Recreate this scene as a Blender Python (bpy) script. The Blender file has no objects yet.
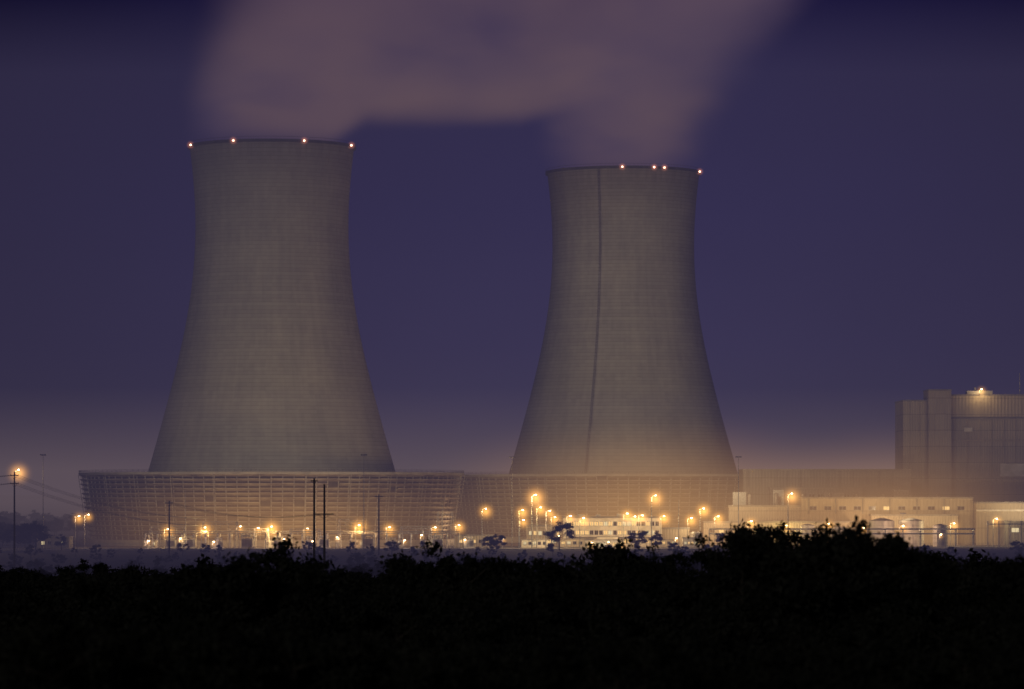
import bpy, math, random
import numpy as np
from mathutils import Vector, noise as mn
random.seed(7); np.random.seed(7)
S = bpy.context.scene
S.view_settings.view_transform='Standard'; S.view_settings.look='None'
S.view_settings.exposure=0; S.view_settings.gamma=1
COL = S.collection

# ------------------------------------------------------------ mesh helpers
class MB:
    def __init__(s): s.v=[]; s.f=[]
    def add(s,vs,fs):
        o=len(s.v); s.v+= [tuple(p) for p in vs]; s.f+=[tuple(i+o for i in f) for f in fs]
    def box(s,x0,x1,y0,y1,z0,z1):
        s.add([(x0,y0,z0),(x1,y0,z0),(x1,y1,z0),(x0,y1,z0),(x0,y0,z1),(x1,y0,z1),(x1,y1,z1),(x0,y1,z1)],
              [(0,3,2,1),(4,5,6,7),(0,1,5,4),(1,2,6,5),(2,3,7,6),(3,0,4,7)])
    def cyl(s,p,q,r0,r1=None,n=8):
        r1=r0 if r1 is None else r1
        p=Vector(p);q=Vector(q);d=(q-p).normalized()
        a=d.orthogonal().normalized();b=d.cross(a)
        vs=[];fs=[]
        for i in range(n):
            t=2*math.pi*i/n; u=a*math.cos(t)+b*math.sin(t)
            vs.append(p+u*r0); vs.append(q+u*r1)
        for i in range(n):
            j=(i+1)%n; fs.append((2*i,2*j,2*j+1,2*i+1))
        fs.append(tuple(2*i for i in range(n))[::-1]); fs.append(tuple(2*i+1 for i in range(n)))
        s.add(vs,fs)
    def sphere(s,c,r,n=10,m=6,sz=1.0):
        vs=[];fs=[]
        for j in range(m+1):
            ph=math.pi*j/m
            for i in range(n):
                t=2*math.pi*i/n
                vs.append((c[0]+r*math.sin(ph)*math.cos(t),c[1]+r*math.sin(ph)*math.sin(t),c[2]+r*sz*math.cos(ph)))
        for j in range(m):
            for i in range(n):
                k=(i+1)%n; fs.append((j*n+i,(j+1)*n+i,(j+1)*n+k,j*n+k))
        s.add(vs,fs)
    def obj(s,name,mat,parent=None,smooth=False,loc=(0,0,0)):
        me=bpy.data.meshes.new(name); me.from_pydata(s.v,[],s.f); me.update()
        if smooth: me.polygons.foreach_set('use_smooth',[True]*len(me.polygons))
        if mat: me.materials.append(mat)
        o=bpy.data.objects.new(name,me); COL.objects.link(o); o.location=loc
        if parent: o.parent=parent
        return o
def root(name,loc=(0,0,0),rz=0):
    e=bpy.data.objects.new(name,None); COL.objects.link(e); e.location=loc; e.rotation_euler=(0,0,rz); e.empty_display_size=2
    return e

# ------------------------------------------------------------ materials
def newmat(name):
    m=bpy.data.materials.new(name); m.use_nodes=True; nt=m.node_tree; nt.nodes.clear()
    out=nt.nodes.new('ShaderNodeOutputMaterial'); return m,nt,out
class NT:
    def __init__(s,nt): s.nt=nt
    def set(s,sock,v):
        if isinstance(v,bpy.types.NodeSocket): s.nt.links.new(v,sock)
        else: sock.default_value=v
    def math(s,op,a,b=0.0,c=None):
        n=s.nt.nodes.new('ShaderNodeMath'); n.operation=op; s.set(n.inputs[0],a); s.set(n.inputs[1],b)
        if c is not None: s.set(n.inputs[2],c)
        return n.outputs[0]
    def vmath(s,op,a,b=(0,0,0)):
        n=s.nt.nodes.new('ShaderNodeVectorMath'); n.operation=op; s.set(n.inputs[0],a)
        if op=='SCALE': s.set(n.inputs['Scale'],b)
        elif op!='LENGTH': s.set(n.inputs[1],b)
        return n.outputs['Value'] if op=='LENGTH' else n.outputs[0]
    def sstep(s,v,a,b,lo=0.0,hi=1.0):
        n=s.nt.nodes.new('ShaderNodeMapRange'); n.interpolation_type='SMOOTHSTEP'
        s.set(n.inputs[0],v); s.set(n.inputs[1],a); s.set(n.inputs[2],b); s.set(n.inputs[3],lo); s.set(n.inputs[4],hi)
        return n.outputs[0]
    def noise(s,vec,scale,detail=3,rough=.5):
        n=s.nt.nodes.new('ShaderNodeTexNoise'); s.set(n.inputs['Vector'],vec); n.inputs['Scale'].default_value=scale
        n.inputs['Detail'].default_value=detail; n.inputs['Roughness'].default_value=rough
        return n
    def mix(s,f,a,b,mode='MIX'):
        n=s.nt.nodes.new('ShaderNodeMix'); n.data_type='RGBA'; n.blend_type=mode
        s.set(n.inputs[0],f); s.set(n.inputs[6],a); s.set(n.inputs[7],b); return n.outputs[2]
    def sep(s,v):
        n=s.nt.nodes.new('ShaderNodeSeparateXYZ'); s.set(n.inputs[0],v); return n.outputs
    def comb(s,x,y,z):
        n=s.nt.nodes.new('ShaderNodeCombineXYZ'); s.set(n.inputs[0],x); s.set(n.inputs[1],y); s.set(n.inputs[2],z); return n.outputs[0]
    def coord(s,k='Object'):
        return s.nt.nodes.new('ShaderNodeTexCoord').outputs[k]
    def pos(s): return s.nt.nodes.new('ShaderNodeNewGeometry').outputs['Position']
def c4(c): return (c[0],c[1],c[2],1)
def lin(r,g,b):
    f=lambda v:(v/255/12.92) if v<=10 else ((v/255+.055)/1.055)**2.4
    return (f(r),f(g),f(b),1)

def surf(name,c1,c2=None,scale=.3,rough=.8,metal=0,stretch=(1,1,1),bump=0.0):
    m,nt,out=newmat(name); N=NT(nt)
    b=nt.nodes.new('ShaderNodeBsdfPrincipled'); b.inputs['Roughness'].default_value=rough; b.inputs['Metallic'].default_value=metal
    c2=c2 or tuple(x*.7 for x in c1)
    v=N.vmath('MULTIPLY',N.coord(),stretch)
    n=N.noise(v,scale,5,.6); f=N.sstep(n.outputs[0],.3,.7)
    nt.links.new(N.mix(f,c4(c2),c4(c1)),b.inputs['Base Color'])
    nt.links.new(b.outputs[0],out.inputs[0]); return m
def emis(name,c,st):
    m,nt,out=newmat(name); e=nt.nodes.new('ShaderNodeEmission'); e.inputs[0].default_value=c4(c); e.inputs[1].default_value=st
    nt.links.new(e.outputs[0],out.inputs[0]); return m
def siding(name,c1,c2,period=1.2):
    m,nt,out=newmat(name); N=NT(nt)
    b=nt.nodes.new('ShaderNodeBsdfPrincipled'); b.inputs['Roughness'].default_value=.6
    x,y,z=N.sep(N.coord())
    u=N.math('ADD',x,y)
    panel=N.math('FLOOR',N.math('DIVIDE',u,period*4))
    wn=nt.nodes.new('ShaderNodeTexWhiteNoise'); wn.noise_dimensions='2D'
    nt.links.new(N.comb(panel,N.math('FLOOR',N.math('DIVIDE',z,7.5)),0),wn.inputs['Vector'])
    rib=N.math('SINE',N.math('MULTIPLY',u,2*math.pi/period))
    n=N.noise(N.vmath('MULTIPLY',N.coord(),(1,1,.15)),.5,4,.6)
    f=N.math('ADD',N.math('MULTIPLY',wn.outputs[0],.35),N.math('MULTIPLY',n.outputs[0],.65))
    col=N.mix(f,c4(c2),c4(c1))
    seam=N.math('LESS_THAN',N.math('FRACT',N.math('DIVIDE',z,7.5)),.03)
    col=N.mix(N.math('MULTIPLY',seam,.5),col,(.04,.04,.04,1))
    nt.links.new(col,b.inputs['Base Color'])
    bm=nt.nodes.new('ShaderNodeBump'); bm.inputs['Strength'].default_value=.5; bm.inputs['Distance'].default_value=.12
    nt.links.new(rib,bm.inputs['Height']); nt.links.new(bm.outputs[0],b.inputs['Normal'])
    nt.links.new(b.outputs[0],out.inputs[0]); return m

def shell_mat(name,streak=None):
    m,nt,out=newmat(name); N=NT(nt)
    b=nt.nodes.new('ShaderNodeBsdfPrincipled'); b.inputs['Roughness'].default_value=.9
    P=N.coord(); x,y,z=N.sep(P)
    ang=N.math('ARCTAN2',x,N.math('MULTIPLY',y,-1.0))
    au=N.math('MULTIPLY',ang,40.0)
    lift=N.math('FLOOR',N.math('DIVIDE',z,1.7))
    wn=nt.nodes.new('ShaderNodeTexWhiteNoise'); wn.noise_dimensions='1D'; nt.links.new(lift,wn.inputs['W'])
    cell=nt.nodes.new('ShaderNodeTexWhiteNoise'); cell.noise_dimensions='2D'
    nt.links.new(N.comb(N.math('FLOOR',N.math('DIVIDE',au,2.4)),lift,0),cell.inputs['Vector'])
    big=N.noise(N.comb(N.math('MULTIPLY',au,.06),N.math('MULTIPLY',z,.03),0),1.0,5,.6)
    vst=N.noise(N.comb(N.math('MULTIPLY',au,.35),N.math('MULTIPLY',z,.03),0),1.0,4,.65)
    f=N.math('ADD',N.math('MULTIPLY',wn.outputs[0],.20),N.math('MULTIPLY',cell.outputs[0],.18))
    f=N.math('ADD',f,N.math('MULTIPLY',N.sstep(big.outputs[0],.3,.7),.38))
    f=N.math('ADD',f,N.math('MULTIPLY',N.sstep(vst.outputs[0],.3,.7),.24))
    col=N.mix(f,(.235,.23,.205,1),(.40,.385,.335,1))
    joint=N.math('LESS_THAN',N.math('FRACT',N.math('DIVIDE',z,1.7)),.16)
    col=N.mix(N.math('MULTIPLY',joint,.30),col,(.1,.095,.09,1))
    col=N.mix(N.math('MULTIPLY',N.sstep(z,160,178),N.sstep(vst.outputs[0],.35,.7,.15,.6)),col,(.14,.13,.12,1))
    if streak is not None:
        wob=N.noise(N.comb(0.0,0.0,N.math('MULTIPLY',z,.06)),1.0,4,.6)
        d=N.math('ABSOLUTE',N.math('SUBTRACT',ang,N.math('ADD',streak,N.math('MULTIPLY',N.math('SUBTRACT',wob.outputs[0],.5),.05))))
        k=N.sstep(d,.0,.03,1.0,0.0)
        k=N.math('MULTIPLY',k,N.sstep(wob.outputs[0],.3,.65,.1,.6))
        col=N.mix(k,col,(.10,.095,.09,1))
    nt.links.new(col,b.inputs['Base Color'])
    nt.links.new(b.outputs[0],out.inputs[0]); return m

M_conc=surf('concrete',(.28,.265,.24),(.18,.17,.155),.15,.9)
M_louv=surf('louvre_board',(.30,.26,.205),(.12,.10,.085),.10,.8,stretch=(1,1,2))
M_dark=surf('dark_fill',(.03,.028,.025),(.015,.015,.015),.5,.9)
M_steel=surf('galvanised_steel',(.35,.35,.34),(.22,.22,.21),1.5,.5,.5)
M_wood=surf('weathered_pole',(.06,.045,.035),(.03,.025,.02),2,.9)
M_white=surf('white_panel',(.72,.69,.62),(.50,.47,.40),.2,.6)
M_tan=siding('tan_siding',(.44,.39,.30),(.28,.245,.19))
M_beige=siding('beige_siding',(.46,.40,.29),(.28,.24,.18),1.6)
M_grey=siding('grey_siding',(.24,.225,.20),(.14,.13,.115),1.4)
M_roof=surf('roof_membrane',(.08,.08,.08),(.05,.05,.05),.3,.9)
M_glass=surf('dark_glass',(.03,.035,.045),(.02,.02,.03),1,.15)
M_tank=surf('tank_paint',(.6,.57,.5),(.42,.4,.35),.6,.45,stretch=(1,1,.2))
M_yard=surf('asphalt',(.09,.086,.08),(.045,.043,.04),.08,.9)
M_winlit=emis('lit_window',(1,.62,.22),1.5)
M_winlit2=emis('lit_window_pale',(1,.80,.42),1.2)
M_lens=emis('lamp_lens',(1,.72,.35),60)
M_red=emis('beacon_lens',(1,.45,.30),14)

def halo_mat(name,c,st,core=2.6):  # light halo painted as volume emission, fading out from the centre
    m,nt,out=newmat(name); N=NT(nt)
    r=N.vmath('LENGTH',N.coord())
    f=N.math('POWER',N.math('MAXIMUM',N.math('SUBTRACT',1.0,r),0.0),core)
    e=nt.nodes.new('ShaderNodeEmission'); e.inputs[0].default_value=c4(c)
    nt.links.new(N.math('MULTIPLY',f,st),e.inputs[1]); nt.links.new(e.outputs[0],out.inputs['Volume'])
    return m
M_halo=halo_mat('lamp_halo',(1,.45,.08),.95,4.0)
M_halobig=halo_mat('lamp_halo_strong',(1,.45,.10),.80,4.4)
M_halored=halo_mat('beacon_halo',(1,.34,.2),.7)
M_glowwide=halo_mat('yard_glow_wide',(1,.50,.13),.013,1.8)

# ------------------------------------------------------------ world
W=bpy.data.worlds.new('World'); S.world=W; W.use_nodes=True
nt=W.node_tree; nt.nodes.clear(); N=NT(nt)
wo=nt.nodes.new('ShaderNodeOutputWorld'); bg=nt.nodes.new('ShaderNodeBackground')
x,y,z=N.sep(N.coord('Generated'))
rp=nt.nodes.new('ShaderNodeValToRGB'); nt.links.new(N.math('MULTIPLY',N.math('MAXIMUM',z,0.0),4.0),rp.inputs[0])
stops=[(0,(72,64,80)),(.06,(63,57,79)),(.16,(50,45,76)),(.30,(38,34,70)),(.42,(33,29,65)),(.55,(27,23,59)),(1,(15,14,42))]
cr=rp.color_ramp
cr.elements[0].position=0; cr.elements[0].color=lin(*stops[0][1])
cr.elements[1].position=1; cr.elements[1].color=lin(*stops[-1][1])
for p,c in stops[1:-1]:
    e=cr.elements.new(p); e.color=lin(*c)
glow=N.math('MULTIPLY',N.sstep(N.math('ABSOLUTE',N.math('SUBTRACT',x,.02)),0.0,.2,1.06,0.45),N.sstep(y,-.2,.6,.5,1.0))
cn=N.noise(N.vmath('MULTIPLY',N.coord('Generated'),(1,1,2.2)),9,3,.5)
glow=N.math('MULTIPLY',glow,N.math('ADD',.84,N.math('MULTIPLY',cn.outputs[0],.32)))
grad=N.vmath('SCALE',rp.outputs[0],glow)
sky=nt.nodes.new('ShaderNodeTexSky'); sky.sky_type='NISHITA'; sky.sun_disc=False
sky.sun_elevation=math.radians(-4); sky.sun_rotation=math.radians(200)
tw=N.vmath('SCALE',sky.outputs[0],.02)
nt.links.new(N.vmath('ADD',grad,tw),bg.inputs[0]); bg.inputs[1].default_value=1.0
nt.links.new(bg.outputs[0],wo.inputs[0])

ml=bpy.data.lights.new('tower_fill_light','SUN'); ml.energy=.2; ml.angle=math.radians(8); ml.color=(1,.93,.84)  # added frontal fill that lifts the upper towers, not a real moon
mo=bpy.data.objects.new('tower_fill_light',ml); COL.objects.link(mo)
mo.rotation_euler=Vector((0.35,1,-.33)).to_track_quat('-Z','Y').to_euler()

# ------------------------------------------------------------ terrain
tabY=[-600,0,150,300,500,700,1000,1250,1400,1490,1530,2700,4200,7000,16000]
tabZ=[17.5,17.5,9,0,-5,-9,-14,-17,-12,-2,0,0,6,22,34]
def sm(a,b,v):
    t=min(1,max(0,(v-a)/(b-a))); return t*t*(3-2*t)
def H(x,y):
    z=float(np.interp(y,tabY,tabZ))
    z+=3.2*math.exp(-((x-36)/15)**2-((y-480)/70)**2)
    z+=2.6*sm(8,24,x)*math.exp(-((y-470)/110)**2)
    if y<1500 or y>2700:
        k=sm(1500,1400,y) if y<2000 else sm(2700,4500,y)
        a=1.2 if y<2000 else 9
        w=60. if y<2000 else 700.
        z+=k*a*(math.sin(x/w+1.3)*math.cos(y/w*.8)+.5*math.sin(x/w*2.3+y/w))
    return z
xs=sorted(set([i*20 for i in range(-20,21)]+[i*10 for i in range(-8,12)]+[s*v for s in(-1,1) for v in(450,520,620,760,1000,1400,2000,3000,4500,7000,10000)]))
ys=sorted(set([i*20 for i in range(-30,77)]+[1530,1600,1800,2000,2300,2700,3000,3400,3900,4500,5200,6000,7000,8500,10500,13000,16000]))
mb=MB(); mb.v=[(x,y,H(x,y)) for y in ys for x in xs]
nx=len(xs)
mb.f=[(j*nx+i,j*nx+i+1,(j+1)*nx+i+1,(j+1)*nx+i) for j in range(len(ys)-1) for i in range(nx-1)]
M_ground=surf('grass_and_soil',(.04,.045,.022),(.025,.023,.015),.05,.95)
mb.obj('ground',M_ground,smooth=True)
mb=MB(); mb.add([(-260,1534,.03),(330,1534,.03),(330,1960,.03),(-260,1960,.03)],[(0,1,2,3)]); mb.obj('plant_yard_pavement',M_yard)
rr=root('access_road'); 
mb=MB(); mb.box(-255,325,1545,1552,.034,.05); mb.obj('carriageway',M_yard,rr)
mb=MB(); mb.box(-255,325,1544.6,1544.99,.034,.18); mb.box(-255,325,1552.01,1552.4,.034,.18); mb.obj('kerb',M_conc,rr)
mb=MB()
for i in range(95): mb.box(-250+i*6,-247+i*6,1548.4,1548.55,.051,.056)
mb.obj('centre_line',M_white,rr)

# ------------------------------------------------------------ cooling towers
pz=[6,20,32.6,42.5,65,87.5,110,132.5,155,170,179]
pr=[63.5,59.4,55.6,52.6,46.6,41.1,36.9,34.5,34.7,36.0,36.9]
pf=np.polyfit(pz,pr,5)
def TR(z): return float(np.polyval(pf,z))
def cooling_tower(cx,cy,ladder_ang,beacons,streak):
    R=root('cooling_tower',(cx,cy,0))
    n=160; zs=np.linspace(7,178,110)
    mb=MB()
    for z in zs:
        r=TR(z)
        for i in range(n):
            t=2*math.pi*i/n; mb.v.append((r*math.sin(t),-r*math.cos(t),z))
    for j in range(len(zs)-1):
        for i in range(n):
            k=(i+1)%n; mb.f.append((j*n+i,j*n+k,(j+1)*n+k,(j+1)*n+i))
    mb.obj('concrete_shell',shell_mat('shell_concrete',streak),R,True)
    mb=MB()
    for z in zs[-40:]:
        r=TR(z)-.9
        for i in range(n):
            t=2*math.pi*i/n; mb.v.append((r*math.sin(t),-r*math.cos(t),z))
    for j in range(39):
        for i in range(n):
            k=(i+1)%n; mb.f.append((j*n+i,(j+1)*n+i,(j+1)*n+k,j*n+k))
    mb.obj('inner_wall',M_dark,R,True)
    def ring(mb,prof):
        m=len(prof);o=len(mb.v)
        for i in range(n):
            t=2*math.pi*i/n
            for r,z in prof: mb.v.append((r*math.sin(t),-r*math.cos(t),z))
        for i in range(n):
            k=(i+1)%n
            for a in range(m):
                b=(a+1)%m; mb.f.append((o+i*m+a,o+k*m+a,o+k*m+b,o+i*m+b))
    rt=TR(178)
    mb=MB(); ring(mb,[(rt-.95,177.9),(rt+.95,177.9),(rt+.95,179.1),(rt-.95,179.1)]); mb.obj('rim_walkway',surf('rim_concrete',(.10,.095,.09),(.06,.06,.055),.2),R)
    mb=MB(); ring(mb,[(rt+.78,180.15),(rt+.86,180.15),(rt+.86,180.25),(rt+.78,180.25)])
    for i in range(120):
        t=2*math.pi*i/120; q=((rt+.82)*math.sin(t),-(rt+.82)*math.cos(t)); mb.cyl((*q,179.1),(*q,180.2),.04,n=4)
    mb.obj('rim_railing',M_wood,R)
    mb=MB(); nl=44
    for i in range(nl):
        for s in(-.5,.5):
            t0=2*math.pi*(i+s)/nl; t1=2*math.pi*i/nl
            mb.cyl((64*math.sin(t0),-64*math.cos(t0),0),(TR(7.5)*math.sin(t1),-TR(7.5)*math.cos(t1),7.4),.5,n=6)
    mb.obj('support_legs',M_conc,R)
    RT,RB,ZT,ZB=86.,81.6,31.6,3.0
    rz=lambda z: RB+(RT-RB)*(z-ZB)/(ZT-ZB)
    mb=MB(); ring(mb,[(RB-3.2,ZB),(RT-3.2,ZT-.6),(RT-4,ZT-.6),(RB-4,ZB)]); mb.obj('fill_packs',M_dark,R)
    mb=MB(); ring(mb,[(55.7,ZT-.5),(RT+.5,ZT-.5),(RT+.5,ZT+.5),(55.7,ZT+.5)]); mb.obj('distribution_deck',M_conc,R)
    mb=MB()
    for k in range(2): ring(mb,[(RT+.3,ZT+1.0+k*.5),(RT+.38,ZT+1.0+k*.5),(RT+.38,ZT+1.1+k*.5),(RT+.3,ZT+1.1+k*.5)])
    for i in range(150):
        t=2*math.pi*i/150; q=((RT+.34)*math.sin(t),-(RT+.34)*math.cos(t)); mb.cyl((*q,ZT+.5),(*q,ZT+1.6),.06,n=4)
    mb.obj('deck_railing',M_dark,R)
    mb=MB(); ring(mb,[(RB+3.4,.05),(RB+4.0,.05),(RB+4.0,2.6),(RB+3.4,2.6)]); mb.obj('basin_wall',M_conc,R)
    mb=MB(); nb=108; rows=14; rnd=random.Random(int(cx))
    for k in range(rows):
        z=ZB+1.2+(ZT-ZB-2.3)*k/(rows-1)
        for i in range(nb):
            t0=2*math.pi*(i+.015)/nb; t1=2*math.pi*(i+.985)/nb
            dz=rnd.uniform(-.09,.09); dr=rnd.uniform(-.08,.08)
            if rnd.random()<.02: continue
            ro=rz(z)+.5+dr; ri=ro-2.3; zo=z+.75+dz; zi=z-.45+dz
            pts=[]
            for t in(t0,t1):
                st,ct=math.sin(t),-math.cos(t)
                pts+=[(ro*st,ro*ct,zo),(ri*st,ri*ct,zi),(ri*st,ri*ct,zi-.12),(ro*st,ro*ct,zo-.3)]
            mb.add(pts,[(0,4,5,1),(1,5,6,2),(2,6,7,3),(3,7,4,0),(0,1,2,3),(4,7,6,5)])
    mb.obj('louvres',M_louv,R)
    mb=MB()
    for i in range(nb):
        t=2*math.pi*i/nb; st,ct=math.sin(t),-math.cos(t)
        mb.cyl(((RB-1.1)*st,(RB-1.1)*ct,.05),((RT-1.1)*st,(RT-1.1)*ct,ZT-.5),.22,n=5)
        if i%4==0: mb.cyl(((rz(3)+.75)*st,(rz(3)+.75)*ct,.05),((RT+.75)*st,(RT+.75)*ct,ZT-.6),.14,n=5)
    mb.obj('louvre_columns',M_conc,R)
    mb=MB()
    zz=np.linspace(33,178,90)
    P=lambda z,da,o:((TR(z)+o)*math.sin(ladder_ang+da),-(TR(z)+o)*math.cos(ladder_ang+da),z)
    for a,b in zip(zz[:-1],zz[1:]):
        for s in(-.4,.4):
            mb.cyl(P(a,s/TR(a),.35),P(b,s/TR(b),.35),.06,n=4)
        mb.cyl(P(a,-.4/TR(a),.35),P(a,.4/TR(a),.35),.05,n=4)
        mb.cyl(P(a,0,-.1),P(a,0,.9),.05,n=4)
    mb.obj('inspection_ladder',M_wood,R)
    for j,a in enumerate(beacons):
        q=((rt+1.3)*math.sin(a),-(rt+1.3)*math.cos(a)); qi=((rt+.6)*math.sin(a),-(rt+.6)*math.cos(a))
        mb=MB(); mb.cyl((*qi,178.0),(*q,178.0),.12,n=6); mb.cyl((*q,177.7),(*q,178.1),.4,n=8); mb.obj('beacon_mount_%d'%j,M_steel,R)
        mb=MB(); mb.sphere((*q,178.5),.40); mb.obj('beacon_lens_%d'%j,M_red,R,True)
        mb=MB(); mb.sphere((0,0,0),1,16,10); o=mb.obj('beacon_halo_%d'%j,M_halored,R,loc=(*q,178.5)); o.scale=(2.4,)*3
    return R
A=lambda f: math.asin(max(-.995,min(.995,f)))
cooling_tower(-108,1728,math.pi,[A(-.93),A(-.39),A(.43),A(.95),math.pi-.4,math.pi+.6],None)
cooling_tower(54,1864,A(-.345),[A(-.04),A(.36),A(.49),A(.96),math.pi-.4],A(-.345))

# ------------------------------------------------------------ steam plumes
def plume(name,box,kind):
    m,nt,out=newmat(name+'_vapour'); N=NT(nt)
    P0=N.pos()
    wv=N.noise(N.vmath('MULTIPLY',P0,(.8,1,1.2)),.017,2,.45)
    P=N.vmath('ADD',P0,N.vmath('SCALE',N.vmath('SUBTRACT',wv.outputs['Color'],(.5,.5,.5)),38.0))
    x,y,z=N.sep(P); x0,y0,z0=N.sep(P0)
    zz=N.math('MAXIMUM',N.math('SUBTRACT',z0,179.0),0.0)
    k=N.sstep(zz,0,25)
    x=N.math('ADD',x0,N.math('MULTIPLY',N.math('SUBTRACT',x,x0),k))
    zw=N.math('ADD',z0,N.math('MULTIPLY',N.math('SUBTRACT',z,z0),k))
    if kind=='A':
        sL=N.sstep(N.math('SUBTRACT',N.math('ADD',x,150.0),N.math('MULTIPLY',zz,.12)),0,N.math('ADD',18.0,N.math('MULTIPLY',zz,.75)))
        zb=N.math('ADD',N.sstep(x,-84,-66,177.0,189.5),N.math('MULTIPLY',N.math('MAXIMUM',N.math('ADD',x,-2.0),0.0),.40))
        sB=N.sstep(N.math('SUBTRACT',zw,zb),-3.0,13.0)
        sR=N.sstep(x,0.0,100.0,1.0,0.0)
        yy=N.math('DIVIDE',N.math('SUBTRACT',y0,1728.0),N.math('ADD',36.0,N.math('MULTIPLY',zz,.15)))
        sY=N.sstep(N.math('ABSOLUTE',yy),.4,1.0,1.0,0.0)
        d=N.math('MULTIPLY',N.math('MULTIPLY',sL,sB),N.math('MULTIPLY',sR,sY))
        d=N.math('MULTIPLY',d,N.sstep(z0,178.0,190.0,.40,1.0))
    else:
        cx=N.math('ADD',54.0,N.math('MULTIPLY',N.math('MULTIPLY',zz,zz),.0055))
        rx=N.math('ADD',39.0,N.math('MULTIPLY',zz,.30))
        ux=N.math('DIVIDE',N.math('SUBTRACT',x,cx),rx); uy=N.math('DIVIDE',N.math('SUBTRACT',y0,1864.0),rx)
        rr_=N.math('SQRT',N.math('ADD',N.math('MULTIPLY',ux,ux),N.math('MULTIPLY',uy,uy)))
        d=N.sstep(rr_,.28,1.06,1.0,0.0)
        d=N.math('MULTIPLY',d,N.sstep(z0,178.0,194.0,.42,1.0))
    tex=N.noise(N.vmath('MULTIPLY',P,(.6,.8,1.1)),.020,3,.5)
    d=N.math('MULTIPLY',d,N.sstep(tex.outputs[0],.3,.68,.42,1.2))
    d=N.math('MULTIPLY',d,N.sstep(z0,255.0,345.0,1.0,0.0))
    d=N.math('MULTIPLY',d,.031)
    warm=N.math('MULTIPLY',N.sstep(tex.outputs[0],.32,.62),N.sstep(z0,188.0,262.0,1.0,.25))
    col=N.mix(warm,lin(74,62,88),lin(116,91,88))
    ab=nt.nodes.new('ShaderNodeVolumeAbsorption'); ab.inputs[0].default_value=(0,0,0,1); nt.links.new(d,ab.inputs[1])
    em=nt.nodes.new('ShaderNodeEmission'); nt.links.new(col,em.inputs[0]); nt.links.new(d,em.inputs[1])  # lit look of the steam is its own emission colour, lamps don't reach it
    ad=nt.nodes.new('ShaderNodeAddShader'); nt.links.new(ab.outputs[0],ad.inputs[0]); nt.links.new(em.outputs[0],ad.inputs[1])
    nt.links.new(ad.outputs[0],out.inputs['Volume'])
    m.cycles.volume_step_rate=.7
    mb=MB(); mb.box(*box); return mb.obj(name,m)
plume('steam_plume',(-170,115,1672,1784,178.2,345),'A')
plume('steam_plume',(-25,215,1792,1936,178.3,345),'B')

# ------------------------------------------------------------ haze
def haze(name,box,c,od_per_m):
    m,nt,out=newmat(name+'_air')
    ab=nt.nodes.new('ShaderNodeVolumeAbsorption'); ab.inputs[0].default_value=(0,0,0,1); ab.inputs[1].default_value=od_per_m
    em=nt.nodes.new('ShaderNodeEmission'); em.inputs[0].default_value=c; em.inputs[1].default_value=od_per_m  # haze glow is put into the slab as emission, nothing is scattered
    ad=nt.nodes.new('ShaderNodeAddShader'); nt.links.new(ab.outputs[0],ad.inputs[0]); nt.links.new(em.outputs[0],ad.inputs[1])
    nt.links.new(ad.outputs[0],out.inputs['Volume'])
    mb=MB(); mb.box(*box); return mb.obj(name,m)
haze('night_haze',(-1500,1500,1290,1530,-40,190),lin(66,60,88),.0021)
haze('ground_haze_glow',(-2500,2500,1560,6000,-20,66),lin(108,92,90),.00040)

# ------------------------------------------------------------ lamps
PW=1.15
def lamp(x,y,h,P=5000,halo=6.0,col=(1,.66,.30),name='street_lamp',arm=1.6,strong=False,zg=None,rad=.75):
    g=H(x,y) if zg is None else zg
    R=root(name,(x,y,g+.03))
    mb=MB(); mb.cyl((0,0,0),(0,0,h*.98),.16 if h<15 else .26,.09,n=8); mb.cyl((0,0,0),(0,0,.5),.3,.26,n=8)
    mb.cyl((0,0,h*.97),(arm,-.2,h),.07,n=6); mb.obj('pole',M_steel,R)
    mb=MB(); mb.box(arm-.5,arm+.6,-.5,.15,h,h+.22); mb.box(arm-.35,arm+.45,-.4,.05,h+.22,h+.34); mb.obj('luminaire',M_steel,R)
    mb=MB(); mb.sphere((arm,-.18,h-.12),.33,10,6,.5); mb.obj('lens',M_lens,R,True)
    l=bpy.data.lights.new('lamp_light','POINT'); l.energy=P*PW; l.color=col; l.shadow_soft_size=rad
    o=bpy.data.objects.new('lamp_light',l); COL.objects.link(o); o.parent=R; o.location=(arm,-.2,h-rad-.5)
    if halo:
        mb=MB(); mb.sphere((0,0,0),1,16,10); q=mb.obj('lamp_halo',M_halobig if strong else M_halo,R,loc=(arm,-.2,h-rad-.5)); q.scale=(halo*1.2,)*3
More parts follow.
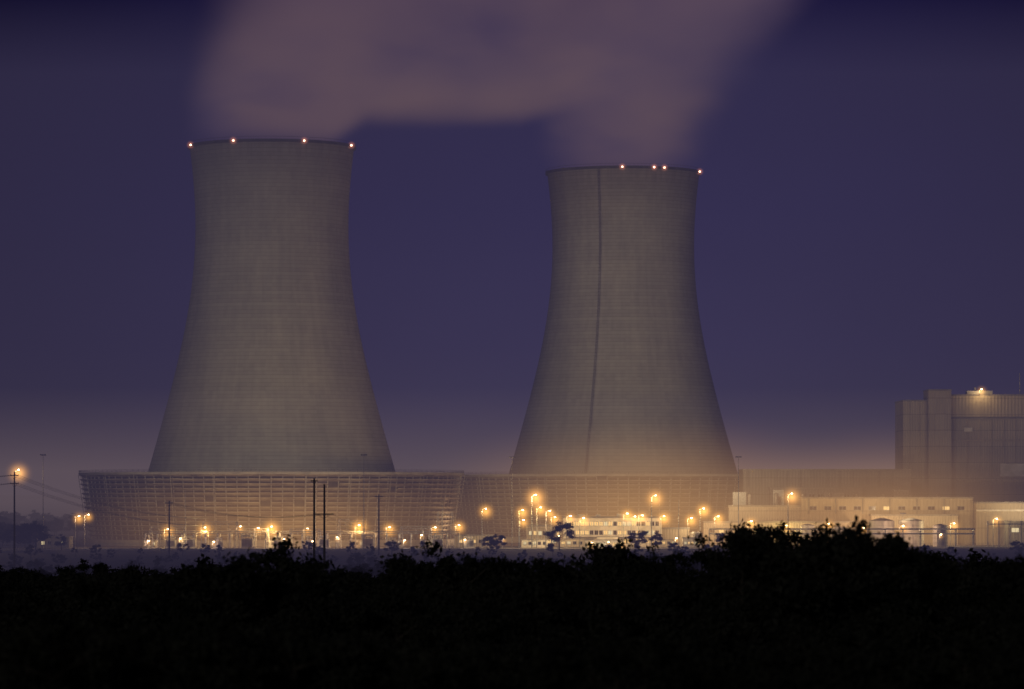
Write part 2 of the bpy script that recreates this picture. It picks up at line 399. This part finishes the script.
for X,Y,h,P,m_ in [(-145.8,1610,7.9,5000,5),(-130,1606,8.6,6000,5.5),(-101.7,1600,9,8000,6),(-108,1612,8.3,3000,3.5),(-116,1618,9,2500,3),
    (-65.4,1604,9.6,7000,6),(-52.9,1610,8.7,4500,5),(-88,1622,8,2500,3),(-34,1622,8.5,3500,4),
    (-12.5,1600,16.4,4500,5),(2.9,1602,15.9,4500,5),(3.2,1590,11.8,3000,4),(10.4,1610,17,4500,5),(14.2,1604,15.6,3500,4),
    (16.3,1600,13,4000,4.5),(22.9,1608,13.4,3500,4),(28.3,1602,12.6,4000,4.5),(47,1618,14.4,4500,5),(50,1612,13.2,3000,4),(53.3,1616,13.6,4500,4.5),
    (62.5,1618,13.3,4500,5),(75,1640,12.4,5000,5),(80.8,1650,16.4,6000,5.5),(88,1668,13,6000,5),(101,1646,11,6500,4.5),(118,1675,9,6500,4.5),(134,1644,10,6500,4.5),
    (152,1676,8,7500,4),(166,1645,9,8000,4),(190,1664,10,9000,4),(208,1660,12,6000,4),(235,1655,12,5000,4),
    (31,1570,2.6,1500,3.5),(43,1568,2.4,1500,3.5),(38,1572,2.8,900,2.5),(-182,1600,13.4,3000,4),(-178.5,1604,14,2500,3.5),(-30,1780,14,8000,0),(-25,1700,9,6000,5)]:
    lamp(X,Y,h,P,m_,col=(1,random.uniform(.6,.74),random.uniform(.24,.4)))
for X,Y,h,P,m_ in [(8.3,1600,22.3,14000,7.5),(58.3,1604,22,9000,6.5),(115,1600,22.8,9000,6.2),(-202,1560,32.4,9000,6.5)]:
    lamp(X,Y,h,P,m_,name='high_mast_lamp',strong=True,rad=1.1)
for X,Y,h in [(-151,1590,3.2),(-138,1593,4.1),(-124,1590,2.8),(-95,1592,3.8),(-83,1590,3),(-73,1594,4.6),(-45,1592,3.4),(-38,1596,5.5),(-20,1594,3.6),(-4,1588,4),(19,1592,5.2),(68,1600,4.2),(90,1608,5),(110,1612,4.5),(146,1618,5),(181,1625,5.5)]:
    lamp(X,Y,h,700,2.2,col=(1,random.uniform(.65,.85),random.uniform(.3,.6)),name='yard_light',arm=.5,rad=.35)
def pool(x,y,z,sx,sy,sz):
    mb=MB(); mb.sphere((0,0,0),1,32,16); o=mb.obj('yard_glow',M_glowwide,loc=(x,y,z)); o.scale=(sx,sy,sz)  # broad light glow over the yard, painted as emission
pool(60,1660,12,120,66,50); pool(-95,1608,8,110,42,30); pool(165,1680,12,90,50,45)
def fill_flood(x,y,h,target,P,col,size=88):  # masts and spots added to brighten the towers and the reactor building
    R=root('fill_flood_mast',(x,y,H(x,y)+.03))
    mb=MB(); mb.cyl((0,0,0),(0,0,h),.2,.09,n=8); mb.cyl((-1.2,0,h),(1.2,0,h),.07,n=6); mb.obj('pole',M_steel,R)
    mb=MB()
    for a in(-1.0,-.35,.35,1.0): mb.box(a-.25,a+.25,-.2,.25,h+.1,h+.5)
    mb.obj('fill_flood_heads',M_roof,R)
    l=bpy.data.lights.new('fill_flood','SPOT'); l.energy=P; l.color=col; l.spot_size=math.radians(size); l.spot_blend=1; l.shadow_soft_size=.6
    o=bpy.data.objects.new('fill_flood_light',l); COL.objects.link(o); o.parent=R; o.location=(0,1.2,h+.5)
    o.rotation_euler=(Vector(target)-Vector((x,y+1.2,h+.5))).to_track_quat('-Z','Y').to_euler()
fc=(1,.81,.47)
fill_flood(-190,1556,38,(-108,1728,80),150000,fc)
fill_flood(-60,1556,38,(-108,1728,74),175000,fc)
fill_flood(0,1640,38,(54,1864,78),205000,fc)
fill_flood(96,1628,38,(54,1864,74),225000,fc)
fill_flood(225,1655,16,(235,1802,40),60000,(1,.74,.42),80)
fill_flood(168,1650,14,(190,1800,40),40000,(1,.74,.42),80)

# ------------------------------------------------------------ buildings
def windows(R,x0,x1,yf,z,h,n,wfrac,mats,name='windows'):
    mbs={}
    w=(x1-x0)/n
    fr=MB()
    for i in range(n):
        a=x0+w*i+w*(1-wfrac)/2; b=a+w*wfrac
        k=random.choice(range(len(mats)))
        mbs.setdefault(k,MB()).box(a,b,yf-.06,yf+.02,z,z+h)
        fr.box(a-.12,b+.12,yf-.16,yf-.0,z-.16,z-.01); fr.box(a-.12,b+.12,yf-.14,yf-.0,z+h+.01,z+h+.14)
        fr.box((a+b)/2-.06,(a+b)/2+.06,yf-.12,yf-.065,z,z+h)
    for k,m in mbs.items(): m.obj('%s_%d'%(name,k),mats[k],R)
    fr.obj(name+'_sills',M_steel,R)
def block(R,nm,x0,x1,y0,y1,h,mat,z0=0,par=.7):
    mb=MB(); mb.box(x0,x1,y0,y1,z0,z0+h); mb.obj(nm+'_walls',mat,R)
    mb=MB()
    mb.box(x0-.2,x1+.2,y0-.2,y0+.2,z0+h+.005,z0+h+par); mb.box(x0-.2,x1+.2,y1-.2,y1+.2,z0+h+.005,z0+h+par)
    mb.box(x0-.2,x0+.2,y0+.205,y1-.205,z0+h+.005,z0+h+par); mb.box(x1-.2,x1+.2,y0+.205,y1-.205,z0+h+.005,z0+h+par)
    mb.obj(nm+'_parapet',M_conc,R)
    mb=MB(); mb.box(x0+.21,x1-.21,y0+.21,y1-.21,z0+h+.006,z0+h+.12); mb.obj(nm+'_roof',M_roof,R)

R=root('office_building',(0,0,.03))
block(R,'main',22,64,1640,1662,12.2,M_white)
block(R,'wing',6,21.98,1644,1660,8.6,M_tan)
block(R,'annex',64.02,76,1646,1660,7.5,M_tan)
for z in(1.6,5.2,9.0):
    windows(R,23,63,1640,z,1.7,20,.72,[M_winlit,M_glass,M_winlit2,M_winlit,M_glass],'windows_%d'%z)
for z in(1.6,5.0): windows(R,7,21,1644,z,1.6,7,.7,[M_winlit,M_glass,M_winlit2],'wing_windows_%d'%z)
mb=MB(); 
for x_,w_ in ((28,3),(36,2),(45,4),(55,2.5)): mb.box(x_,x_+w_,1648,1652,12.33,12.33+random.uniform(1.2,2.2))
mb.cyl((50,1655,12.3),(50,1655,17),.12); mb.obj('rooftop_units',M_steel,R)
mb=MB(); mb.box(24,62,1638.4,1639.99,4.0,4.25); mb.obj('canopy',M_conc,R)

for i,(x_,y_,w_,h_) in enumerate(((4,1612,11,3.2),(20,1622,13,3.4),(36,1625,9,4.4),(58,1622,12,3.2),(72,1618,8,4))):
    R=root('site_cabin',(x_,y_,.03)); block(R,'cabin',0,w_,0,4,h_,(M_white,M_tan)[i%2],par=.2); windows(R,.4,w_-.4,0,1.3,1.1,5,.55,[M_glass,M_winlit,M_winlit2])
R=root('guard_house',(0,0,.03)); block(R,'hut',30,46,1578,1584,3.4,M_white,par=.3); windows(R,31,45,1578,1.2,1.3,7,.6,[M_winlit2,M_winlit,M_glass])
R=root('pump_house',(0,0,.03)); block(R,'hut',-24,-8,1612,1622,5,M_tan,par=.4); windows(R,-23,-9,1612,2,1.3,5,.5,[M_glass,M_winlit]); 
R=root('maintenance_shed',(0,0,.03)); block(R,'shed',-196,-183,1585,1600,4.5,M_grey,par=.3); windows(R,-195,-184,1585,1.6,1.3,4,.4,[M_glass,M_winlit2])

R=root('service_building',(0,0,.03))
block(R,'west',96,128,1702,1738,17.0,M_tan)
block(R,'long',128.05,204,1700,1738,20.6,M_beige)
block(R,'low',84,150,1684,1699.9,10,M_tan)
block(R,'low_east',158,196,1688,1699.9,13,M_tan)
windows(R,86,148,1684,5.6,1.8,16,.5,[M_winlit,M_glass,M_glass],'low_windows'); windows(R,130,202,1700,15.6,1.5,11,.45,[M_glass,M_glass,M_glass,M_winlit,M_glass],'high_windows')
mb=MB()
for i in range(6): mb.box(131+i*12,131.5+i*12,1699.45,1699.98,13.9,20.5)
for i in range(4): mb.box(90+i*15,94+i*15,1683.9,1683.99,0,4.6)
mb.obj('pilasters_and_doors',M_conc,R)
mb=MB()
for i in range(8): mb.cyl((106+i*12,1715,17.2),(106+i*12,1715,22.6),.9,.9,10); mb.cyl((106+i*12,1715,22.6),(106+i*12,1715,23),1.2,.5,10)
for x_,w_,h_ in((99,6,2.5),(117,5,3.5),(140,9,2.2),(171,7,3.4)): mb.box(x_,x_+w_,1722,1730,20.0 if x_>128 else 17.2,21+h_)
mb.obj('roof_vents',M_steel,R)

R=root('turbine_hall',(0,0,.03))
block(R,'hall',106,183,1762,1798,33.5,M_grey)
block(R,'bay',118,160,1755,1761.9,25,M_grey)
mb=MB()
for i in range(12): mb.box(108+i*6,108.4+i*6,1761.5,1761.98,25.8,33.4)
mb.obj('ribs',M_grey,R)
windows(R,119,159,1755,21,1.6,10,.6,[M_glass])

R=root('reactor_building',(0,0,.03))
block(R,'west_bay',183.4,194.4,1800,1838,66.2,M_tan)
block(R,'stair_tower',194.6,205.2,1794,1816,71,M_tan)
block(R,'main',205.4,285,1802,1860,58.0,M_tan)
block(R,'penthouse',205.6,284,1803,1858,10.0,M_beige,z0=58.9)
mb=MB()
for i in range(14): mb.box(208+i*5.6,208.35+i*5.6,1801.5,1801.98,.1,57.8)
for i in range(2): mb.box(186+i*4.6,186.35+i*4.6,1799.5,1799.98,.1,66)
mb.box(205.4,285,1801.2,1801.49,47.5,48.3); mb.box(205.4,285,1801.2,1801.49,28.5,29.3); mb.obj('siding_battens',M_beige,R)
mb=MB(); mb.box(229,243,1801.0,1801.45,31,37); mb.box(212,216,1801.0,1801.45,52,54); mb.obj('louvre_panel',M_white,R)
mb=MB(); mb.box(214,226,1806,1812,69.8,71.3); mb.cyl((218,1808,71),(218,1808,73),.5); mb.cyl((240,1815,69.5),(240,1815,80),.18); mb.cyl((262,1815,69.5),(262,1815,76),.8); mb.obj('rooftop_units',M_steel,R)
for X,P in((219,2500),(250,900)):
    lamp(X,1799,3.0,P,3.5,name='roof_floodlight',zg=69.0-.03,arm=1.0,rad=.6)
R=root('auxiliary_building',(0,0,.03))
block(R,'aux',204.3,280,1690,1735,18.5,M_beige); block(R,'dock',214,280,1668,1689.9,10,M_grey)
windows(R,216,279,1668,6,1.8,12,.6,[M_glass,M_winlit2,M_glass])
mb=MB(); mb.box(204.3,280,1688.9,1689.7,15,15.8); mb.obj('fascia',M_white,R)

R=root('elevated_walkway',(0,0,.03)); mb=MB()
mb.box(203,262,1640,1643,9.5,9.9)
for i in range(13):
    x_=203.3+i*4.8; mb.cyl((x_,1640.2,0),(x_,1640.2,11),.12,n=5); mb.cyl((x_,1642.8,0),(x_,1642.8,11),.12,n=5)
    if i<12: mb.cyl((x_,1640.2,.5),(x_+4.8,1640.2,9.4),.08,n=4)
for z in(10.4,11): mb.cyl((203,1640.2,z),(262,1640.2,z),.07,n=4)
mb.obj('steelwork',M_white,R)

def tank(x,y,r,h):
    R=root('storage_tank',(x,y,.03)); mb=MB(); mb.cyl((0,0,0),(0,0,h),r,n=32)
    mb.obj('shell',M_tank,R,False); mb=MB(); mb.cyl((0,0,h+.01),(0,0,h+r*.22),r*1.01,r*.15,32); mb.obj('cone_roof',M_tank,R)
    mb=MB()
    for k in range(1,5):
        for i in range(24):
            a=2*math.pi*i/24;b=2*math.pi*(i+1)/24
            mb.cyl(((r+.05)*math.cos(a),(r+.05)*math.sin(a),h*k/5),((r+.05)*math.cos(b),(r+.05)*math.sin(b),h*k/5),.07,n=4)
    for s in(-.3,.3): mb.cyl((s,-r-.25,0),(s,-r-.25,h+1),.05,n=4)
    for k in range(int(h/.5)): mb.cyl((-.3,-r-.25,k*.5),(.3,-r-.25,k*.5),.04,n=4)
    mb.obj('hoops_and_ladder',M_steel,R)
for t in((160,1662,5.5,11),(173,1664,5.5,11),(184,1650,3.2,9),(141,1660,3.5,8),(108,1655,4,7),(128,1662,3,9),(78,1624,2.6,6)): tank(*t)

R=root('pipe_rack',(0,0,.03)); mb=MB()
for i in range(16):
    x_=84+i*7.5
    for y_ in(1634,1638): mb.cyl((x_,y_,0),(x_,y_,7),.18,n=5)
    mb.box(x_-.15,x_+.15,1633.5,1638.5,5,5.3); mb.box(x_-.15,x_+.15,1633.5,1638.5,7,7.3)
mb.obj('frames',M_steel,R); mb=MB()
for z in(5.6,7.6):
    for y_ in(1634.4,1635.6,1636.8,1637.8): mb.cyl((84,y_,z),(197,y_,z),random.uniform(.15,.3),n=8)
mb.obj('pipes',M_tank,R)

def gantry(x,y,w,h):
    R=root('switchyard_gantry',(x,y,.03)); mb=MB()
    for sx in(0,w):
        for a,b in((-1,-1),(1,-1),(1,1),(-1,1)):
            mb.cyl((sx+a*1.0,b*1.0,0),(sx+a*.25,b*.25,h),.12,n=4)
        for k in range(7):
            z0_=h*k/7;z1_=h*(k+1)/7; r0=1-.75*k/7; r1=1-.75*(k+1)/7
            mb.cyl((sx-r0,-r0,z0_),(sx+r1,-r1,z1_),.06,n=4); mb.cyl((sx+r0,-r0,z0_),(sx-r1,-r1,z1_),.06,n=4)
            mb.cyl((sx+r0,r0,z0_),(sx+r1,-r1,z1_),.06,n=4)
    for dz in(-.5,.5): mb.cyl((0,0,h+dz-.5),(w,0,h+dz-.5),.1,n=4)
    k=int(w/1.5)
    for i in range(k):
        a=w*i/k;b=w*(i+1)/k; mb.cyl((a,0,h-1 if i%2 else h),(b,0,h if i%2 else h-1),.06,n=4)
    mb.obj('lattice',M_white,R)
    mb=MB()
    for i in range(3):
        a=w*(i+1)/4
        for q in range(5): mb.cyl((a,0,h-1.3-q*.3),(a,0,h-1.45-q*.3),.22,.12,8)
        mb.cyl((a,0,h-1),(a,0,h-2.8),.05,n=4)
    mb.obj('insulators',M_white,R)
for g in((-150,1596,14,9),(-128,1592,14,11),(-92,1596,12,8),(-72,1600,10,12),(-46,1598,12,9),(-31,1608,6,15),(-118,1604,16,8)): gantry(*g)
def transformer(x,y,s=1.0):
    R=root('transformer',(x,y,.03)); R.scale=(s,s,s); mb=MB()
    mb.box(-2,2,-1.3,1.3,.4,3.4); mb.box(-2.4,2.4,-1.6,1.6,0,.39); mb.cyl((-1.8,0,4.3),(1.8,0,4.3),.5,n=12)
    mb.cyl((-1.2,0,3.4),(-1.2,0,4),.1); mb.cyl((1.2,0,3.4),(1.2,0,4),.1); mb.obj('tank',M_tank,R)
    mb=MB()
    for i in range(9): mb.box(-1.8+i*.42,-1.72+i*.42,-2.1,-1.31,.8,3.1)
    mb.obj('radiator',M_steel,R); mb=MB()
    for a in(-1.2,0,1.2):
        for q in range(6): mb.cyl((a,-.8,3.45+q*.25),(a,-.8,3.6+q*.25),.22,.12,8)
        mb.cyl((a,-.8,3.4),(a,-.8,5.2),.06,n=5)
    mb.obj('bushings',M_white,R)
for t in((-142,1600,1),(-134,1598,1.1),(-122,1597,.9),(-110,1596,1.2),(-97,1598,1),(-84,1600,1),(-78,1596,1.1),(-60,1600,1.2),(-50,1602,.9),(-31,1604,1.1),(-18,1600,1)): transformer(*t)
for i,(x_,w_) in enumerate(((-155,6),(-104,7),(-68,6),(-38,5))):
    R=root('control_kiosk',(x_,1612,.03)); block(R,'kiosk',0,w_,0,4,3,M_white if i%2 else M_tan,par=.25); windows(R,.5,w_-.5,0,1.2,1,3,.5,[M_glass,M_winlit2])
for x_,y_,h_ in((-136,1600,24),(-82,1602,22),(-56,1596,21),(-29,1598,20),(70,1612,20)):
    R=root('lightning_mast',(x_,y_,.03)); mb=MB(); mb.cyl((0,0,0),(0,0,h_),.22,.06,n=6); mb.cyl((0,0,0),(0,0,.4),.5,.5,8); mb.obj('mast',M_steel,R)
R=root('busbars'); mb=MB()
for y_ in(1590,1594,1606):
    for z in(6.2,6.9): mb.cyl((-152,y_,z),(-22,y_,z),.09,n=5)
    for i in range(27): mb.cyl((-152+i*5,y_,0),(-152+i*5,y_,6.2),.11,n=5); mb.cyl((-152+i*5,y_,4.6),(-152+i*5,y_,6.1),.25,.15,7)
mb.obj('bars_and_posts',M_white,R)
R=root('chain_link_fence',(0,0,.03)); mb=MB()
for i in range(195):
    x_=-255+i*3; mb.cyl((x_,1541,0),(x_,1541,2.6),.05,n=4)
for z in(.15,1.2,2.0,2.5,2.7): mb.cyl((-255,1541,z),(327,1541,z),.03,n=4)
mb.obj('posts_and_rails',M_steel,R)

def upole(x,y,h,arms,r=.36):
    g=H(x,y); R=root('utility_pole',(x,y,g-.3)); mb=MB(); mb.cyl((0,0,0),(0,0,h),r,r*.6,n=8)
    for z,w in arms: mb.box(-w,w,-.14,.14,z,z+.34); mb.cyl((-w*.6,-.15,z-.01),(0,-.15,z-1.4),.06,n=4); mb.cyl((w*.6,-.15,z-.01),(0,-.15,z-1.4),.06,n=4)
    mb.obj('pole_and_crossarms',M_wood,R); mb=MB()
    for z,w in arms:
        for s in(-.9,0.25,.9): mb.cyl((s*w,0,z+.341),(s*w,0,z+.7),.1,.06,6)
    mb.obj('insulators',M_tank,R); return (x,y,g-.3)
upole(-184,1420,42,[(40.5,1.6),(37.5,1.6)],.42)
upole(-68,1320,42,[(41,1.2)],.5)
upole(-64.5,1320,40,[(29.5,3.2)],.5)
upole(-236,1500,30,[(29,2)])
upole(-52,1500,24,[(23,1.6)])
upole(-133,1490,22,[(21,1.6)])
R=root('power_lines'); mb=MB()
def wire(a,b,sag,n=24):
    a=Vector(a);b=Vector(b);pr_=None
    for i in range(n+1):
        t=i/n; p=a.lerp(b,t); p.z-=sag*4*t*(1-t)
        if pr_ is not None: mb.cyl(pr_,p,.05,n=3)
        pr_=p
zt=H(-184,1420)-.3+40.8
for dz in(0,-3):
    for dx in(-1.4,0,1.4):
        wire((-184+dx,1420,zt+dz),(-118+dx,1655,12+dz),5)
        wire((-184+dx,1420,zt+dz),(-420+dx,1400,38+dz),9)
for dx in(-3,0,3): wire((-64.5+dx,1320,H(-64.5,1320)+29.4),(-133+dx*.5,1490,H(-133,1490)+21),3); wire((-64.5+dx,1320,H(-64.5,1320)+29.4),(-46+dx,1598,9),4)
mb.obj('conductors',M_roof,R)

# ------------------------------------------------------------ trees
def leaf_mat():
    m,nt,out=newmat('foliage'); N=NT(nt)
    n=N.noise(N.coord(),.5,2,.5); oi=nt.nodes.new('ShaderNodeObjectInfo')
    f=N.math('ADD',N.math('MULTIPLY',N.sstep(n.outputs[0],.35,.65),.7),N.math('MULTIPLY',oi.outputs['Random'],.3))
    d=nt.nodes.new('ShaderNodeBsdfDiffuse'); nt.links.new(N.mix(f,(.013,.014,.013,1),(.042,.043,.035,1)),d.inputs[0])
    nt.links.new(d.outputs[0],out.inputs[0]); return m
M_leaf=leaf_mat(); M_bark=surf('bark',(.05,.04,.03),(.03,.025,.02),2,.95)
def make_tree_mesh(seed,h=13,w=4.6,leaves=4200):
    rn=np.random.RandomState(seed); mb=MB()
    lean=rn.uniform(-.6,.6,2); top=Vector((lean[0],lean[1],h*.8))
    mb.cyl((0,0,-.5),(lean[0]*.4,lean[1]*.4,h*.4),.3,.2,7); mb.cyl((lean[0]*.4,lean[1]*.4,h*.4),top,.2,.05,6)
    ends=[]
    for i in range(13):
        t=rn.uniform(.25,.9); a=rn.uniform(0,2*math.pi); z=h*.8*t
        L=w*rn.uniform(.55,1.05)*(1-.55*max(0,t-.5)*2*.8)
        s=Vector((lean[0]*t,lean[1]*t,z)); e=s+Vector((math.cos(a)*L,math.sin(a)*L,rn.uniform(.15,.6)*L+.8))
        mb.cyl(s,e,.11,.03,5); ends.append(e)
        for _ in range(2):
            a2=a+rn.uniform(-.9,.9); m_=s.lerp(e,rn.uniform(.4,.8)); e2=m_+Vector((math.cos(a2),math.sin(a2),rn.uniform(.2,.9)))*L*.45
            mb.cyl(m_,e2,.06,.02,4); ends.append(e2)
    ends.append(top+Vector((0,0,h*.12))); ends.append(top)
    nb=len(mb.f)
    sizes=rn.uniform(.7,1.55,len(ends)); wt=sizes**2.2; wt/=wt.sum()
    idx=rn.choice(len(ends),leaves,p=wt)
    C=np.array([tuple(e) for e in ends])[idx]
    d=rn.normal(size=(leaves,3)); d/=np.linalg.norm(d,axis=1)[:,None]
    r=(rn.uniform(0,1,leaves)**.5)*sizes[idx]*(1+.25*rn.normal(size=leaves))
    C=C+d*r[:,None]*np.array([1.15,1.15,.8])
    u=rn.normal(size=(leaves,3)); u/=np.linalg.norm(u,axis=1)[:,None]
    v=np.cross(u,rn.normal(size=(leaves,3))); v/=np.linalg.norm(v,axis=1)[:,None]
    s=rn.uniform(.10,.26,leaves)[:,None]
    q=np.stack([C-u*s*1.5,C+v*s*.8,C+u*s*1.5,C-v*s*.8],1).reshape(-1,3)
    o=len(mb.v); mb.v+=[tuple(p) for p in q]; mb.f+=[(o+4*i,o+4*i+1,o+4*i+2,o+4*i+3) for i in range(leaves)]
    me=bpy.data.meshes.new('tree_mesh'); me.from_pydata(mb.v,[],mb.f)
    me.materials.append(M_bark); me.materials.append(M_leaf)
    mi=np.zeros(len(me.polygons),dtype=np.int32); mi[nb:]=1; me.polygons.foreach_set('material_index',mi); me.update()
    return me
TM=[make_tree_mesh(11,13,4.6),make_tree_mesh(12,13,5.4,4800),make_tree_mesh(13,13,3.6,3600),make_tree_mesh(14,13,4.9),make_tree_mesh(15,13,6.0,5200),make_tree_mesh(16,13,4.2),make_tree_mesh(17,13,5.0,3000)]
def put(name,x,y,h,parent=None,wide=1.0,me=None,rnd=random):
    o=bpy.data.objects.new(name,me or rnd.choice(TM)); COL.objects.link(o)
    s=h/13.0*.93; o.location=(x,y,H(x,y)); o.scale=(s*wide,s*wide,s); o.rotation_euler=(0,0,rnd.uniform(0,6.28))
    if parent: o.parent=parent
    return o
F=root('tree_mass'); rn=random.Random(3)
y=235.
while y<1500:
    sp=8.0+ (y-235)/1265*6.0
    xm=y*.1333+25
    x=-xm
    while x<xm:
        xx=x+rn.uniform(-.45,.45)*sp; yy=y+rn.uniform(-.45,.45)*sp
        nz=mn.noise(Vector((xx/22.,yy/60.,3.3)))
        h=rn.uniform(8.5,13.5)*(1+.6*nz)
        if rn.random()<.10: h*=1.25
        if yy>1440: h=rn.uniform(3,7)
        elif yy>1380: h=rn.uniform(6,10)
        if 420<yy<600 and xx<=12: h*=1.05
        if 400<yy<560 and xx>10: h=rn.uniform(9.5,14)*(1+.45*nz)
        if yy<360: h=min(h,11)
        put('tree',xx,yy,h,F,rn.uniform(.85,1.2),rnd=rn)
        x+=sp*rn.uniform(.8,1.25)
    y+=sp*.95
for X,Y,h in((-28,480,20.5),(-31.5,486,18.5),(-24,474,17.5),(-34,480,16.5),(-10,500,20),(-14,505,18),(-6,496,18.5),(-1,500,17),(12,520,18.5),(15,515,20),(19,515,18),(-52,520,17.5),(-56,524,16),(28,475,16.5),(33,470,16.5),(38,478,16),(43,470,15.5),(24,480,16),(3,510,17.5),(-43,500,16),(52,470,15),(60,480,15.5)):
    put('tree',X,Y,h,F,.85,rnd=rn)
B=root('background_woodland')
for i in range(420):
    yy=rn.uniform(1960,2700); xx=rn.uniform(-1,1)*(yy*.1333+60)
    put('tree',xx,yy,rn.uniform(8,15),B,1.3,rnd=rn)
for i in range(40):
    put('tree',rn.uniform(-255,-196),rn.uniform(1535,1700),rn.uniform(6,12),B,1.3,rnd=rn)
for X,Y,h in((18.8,1530,12.5),(-6,1526,7.5),(-10,1528,6.5),(-190,1532,13),(-198,1528,11),(50,1524,9),(57,1528,8),(84,1530,8),(-180,1534,7),(130,1530,6),(-35,1530,4.5),(-80,1530,4)):
    put('deciduous_tree',X,Y,h,None,1.25,rnd=rn)

# ------------------------------------------------------------ camera
cd=bpy.data.cameras.new('camera'); cam=bpy.data.objects.new('camera',cd); COL.objects.link(cam)
cd.lens=135; cd.sensor_width=36; cd.clip_start=1; cd.clip_end=40000
cam.location=(0,0,20); cam.rotation_euler=(math.radians(90),0,0); cd.shift_y=155.5/1024
cd.dof.use_dof=True; cd.dof.focus_distance=1000; cd.dof.aperture_fstop=.3
S.camera=cam
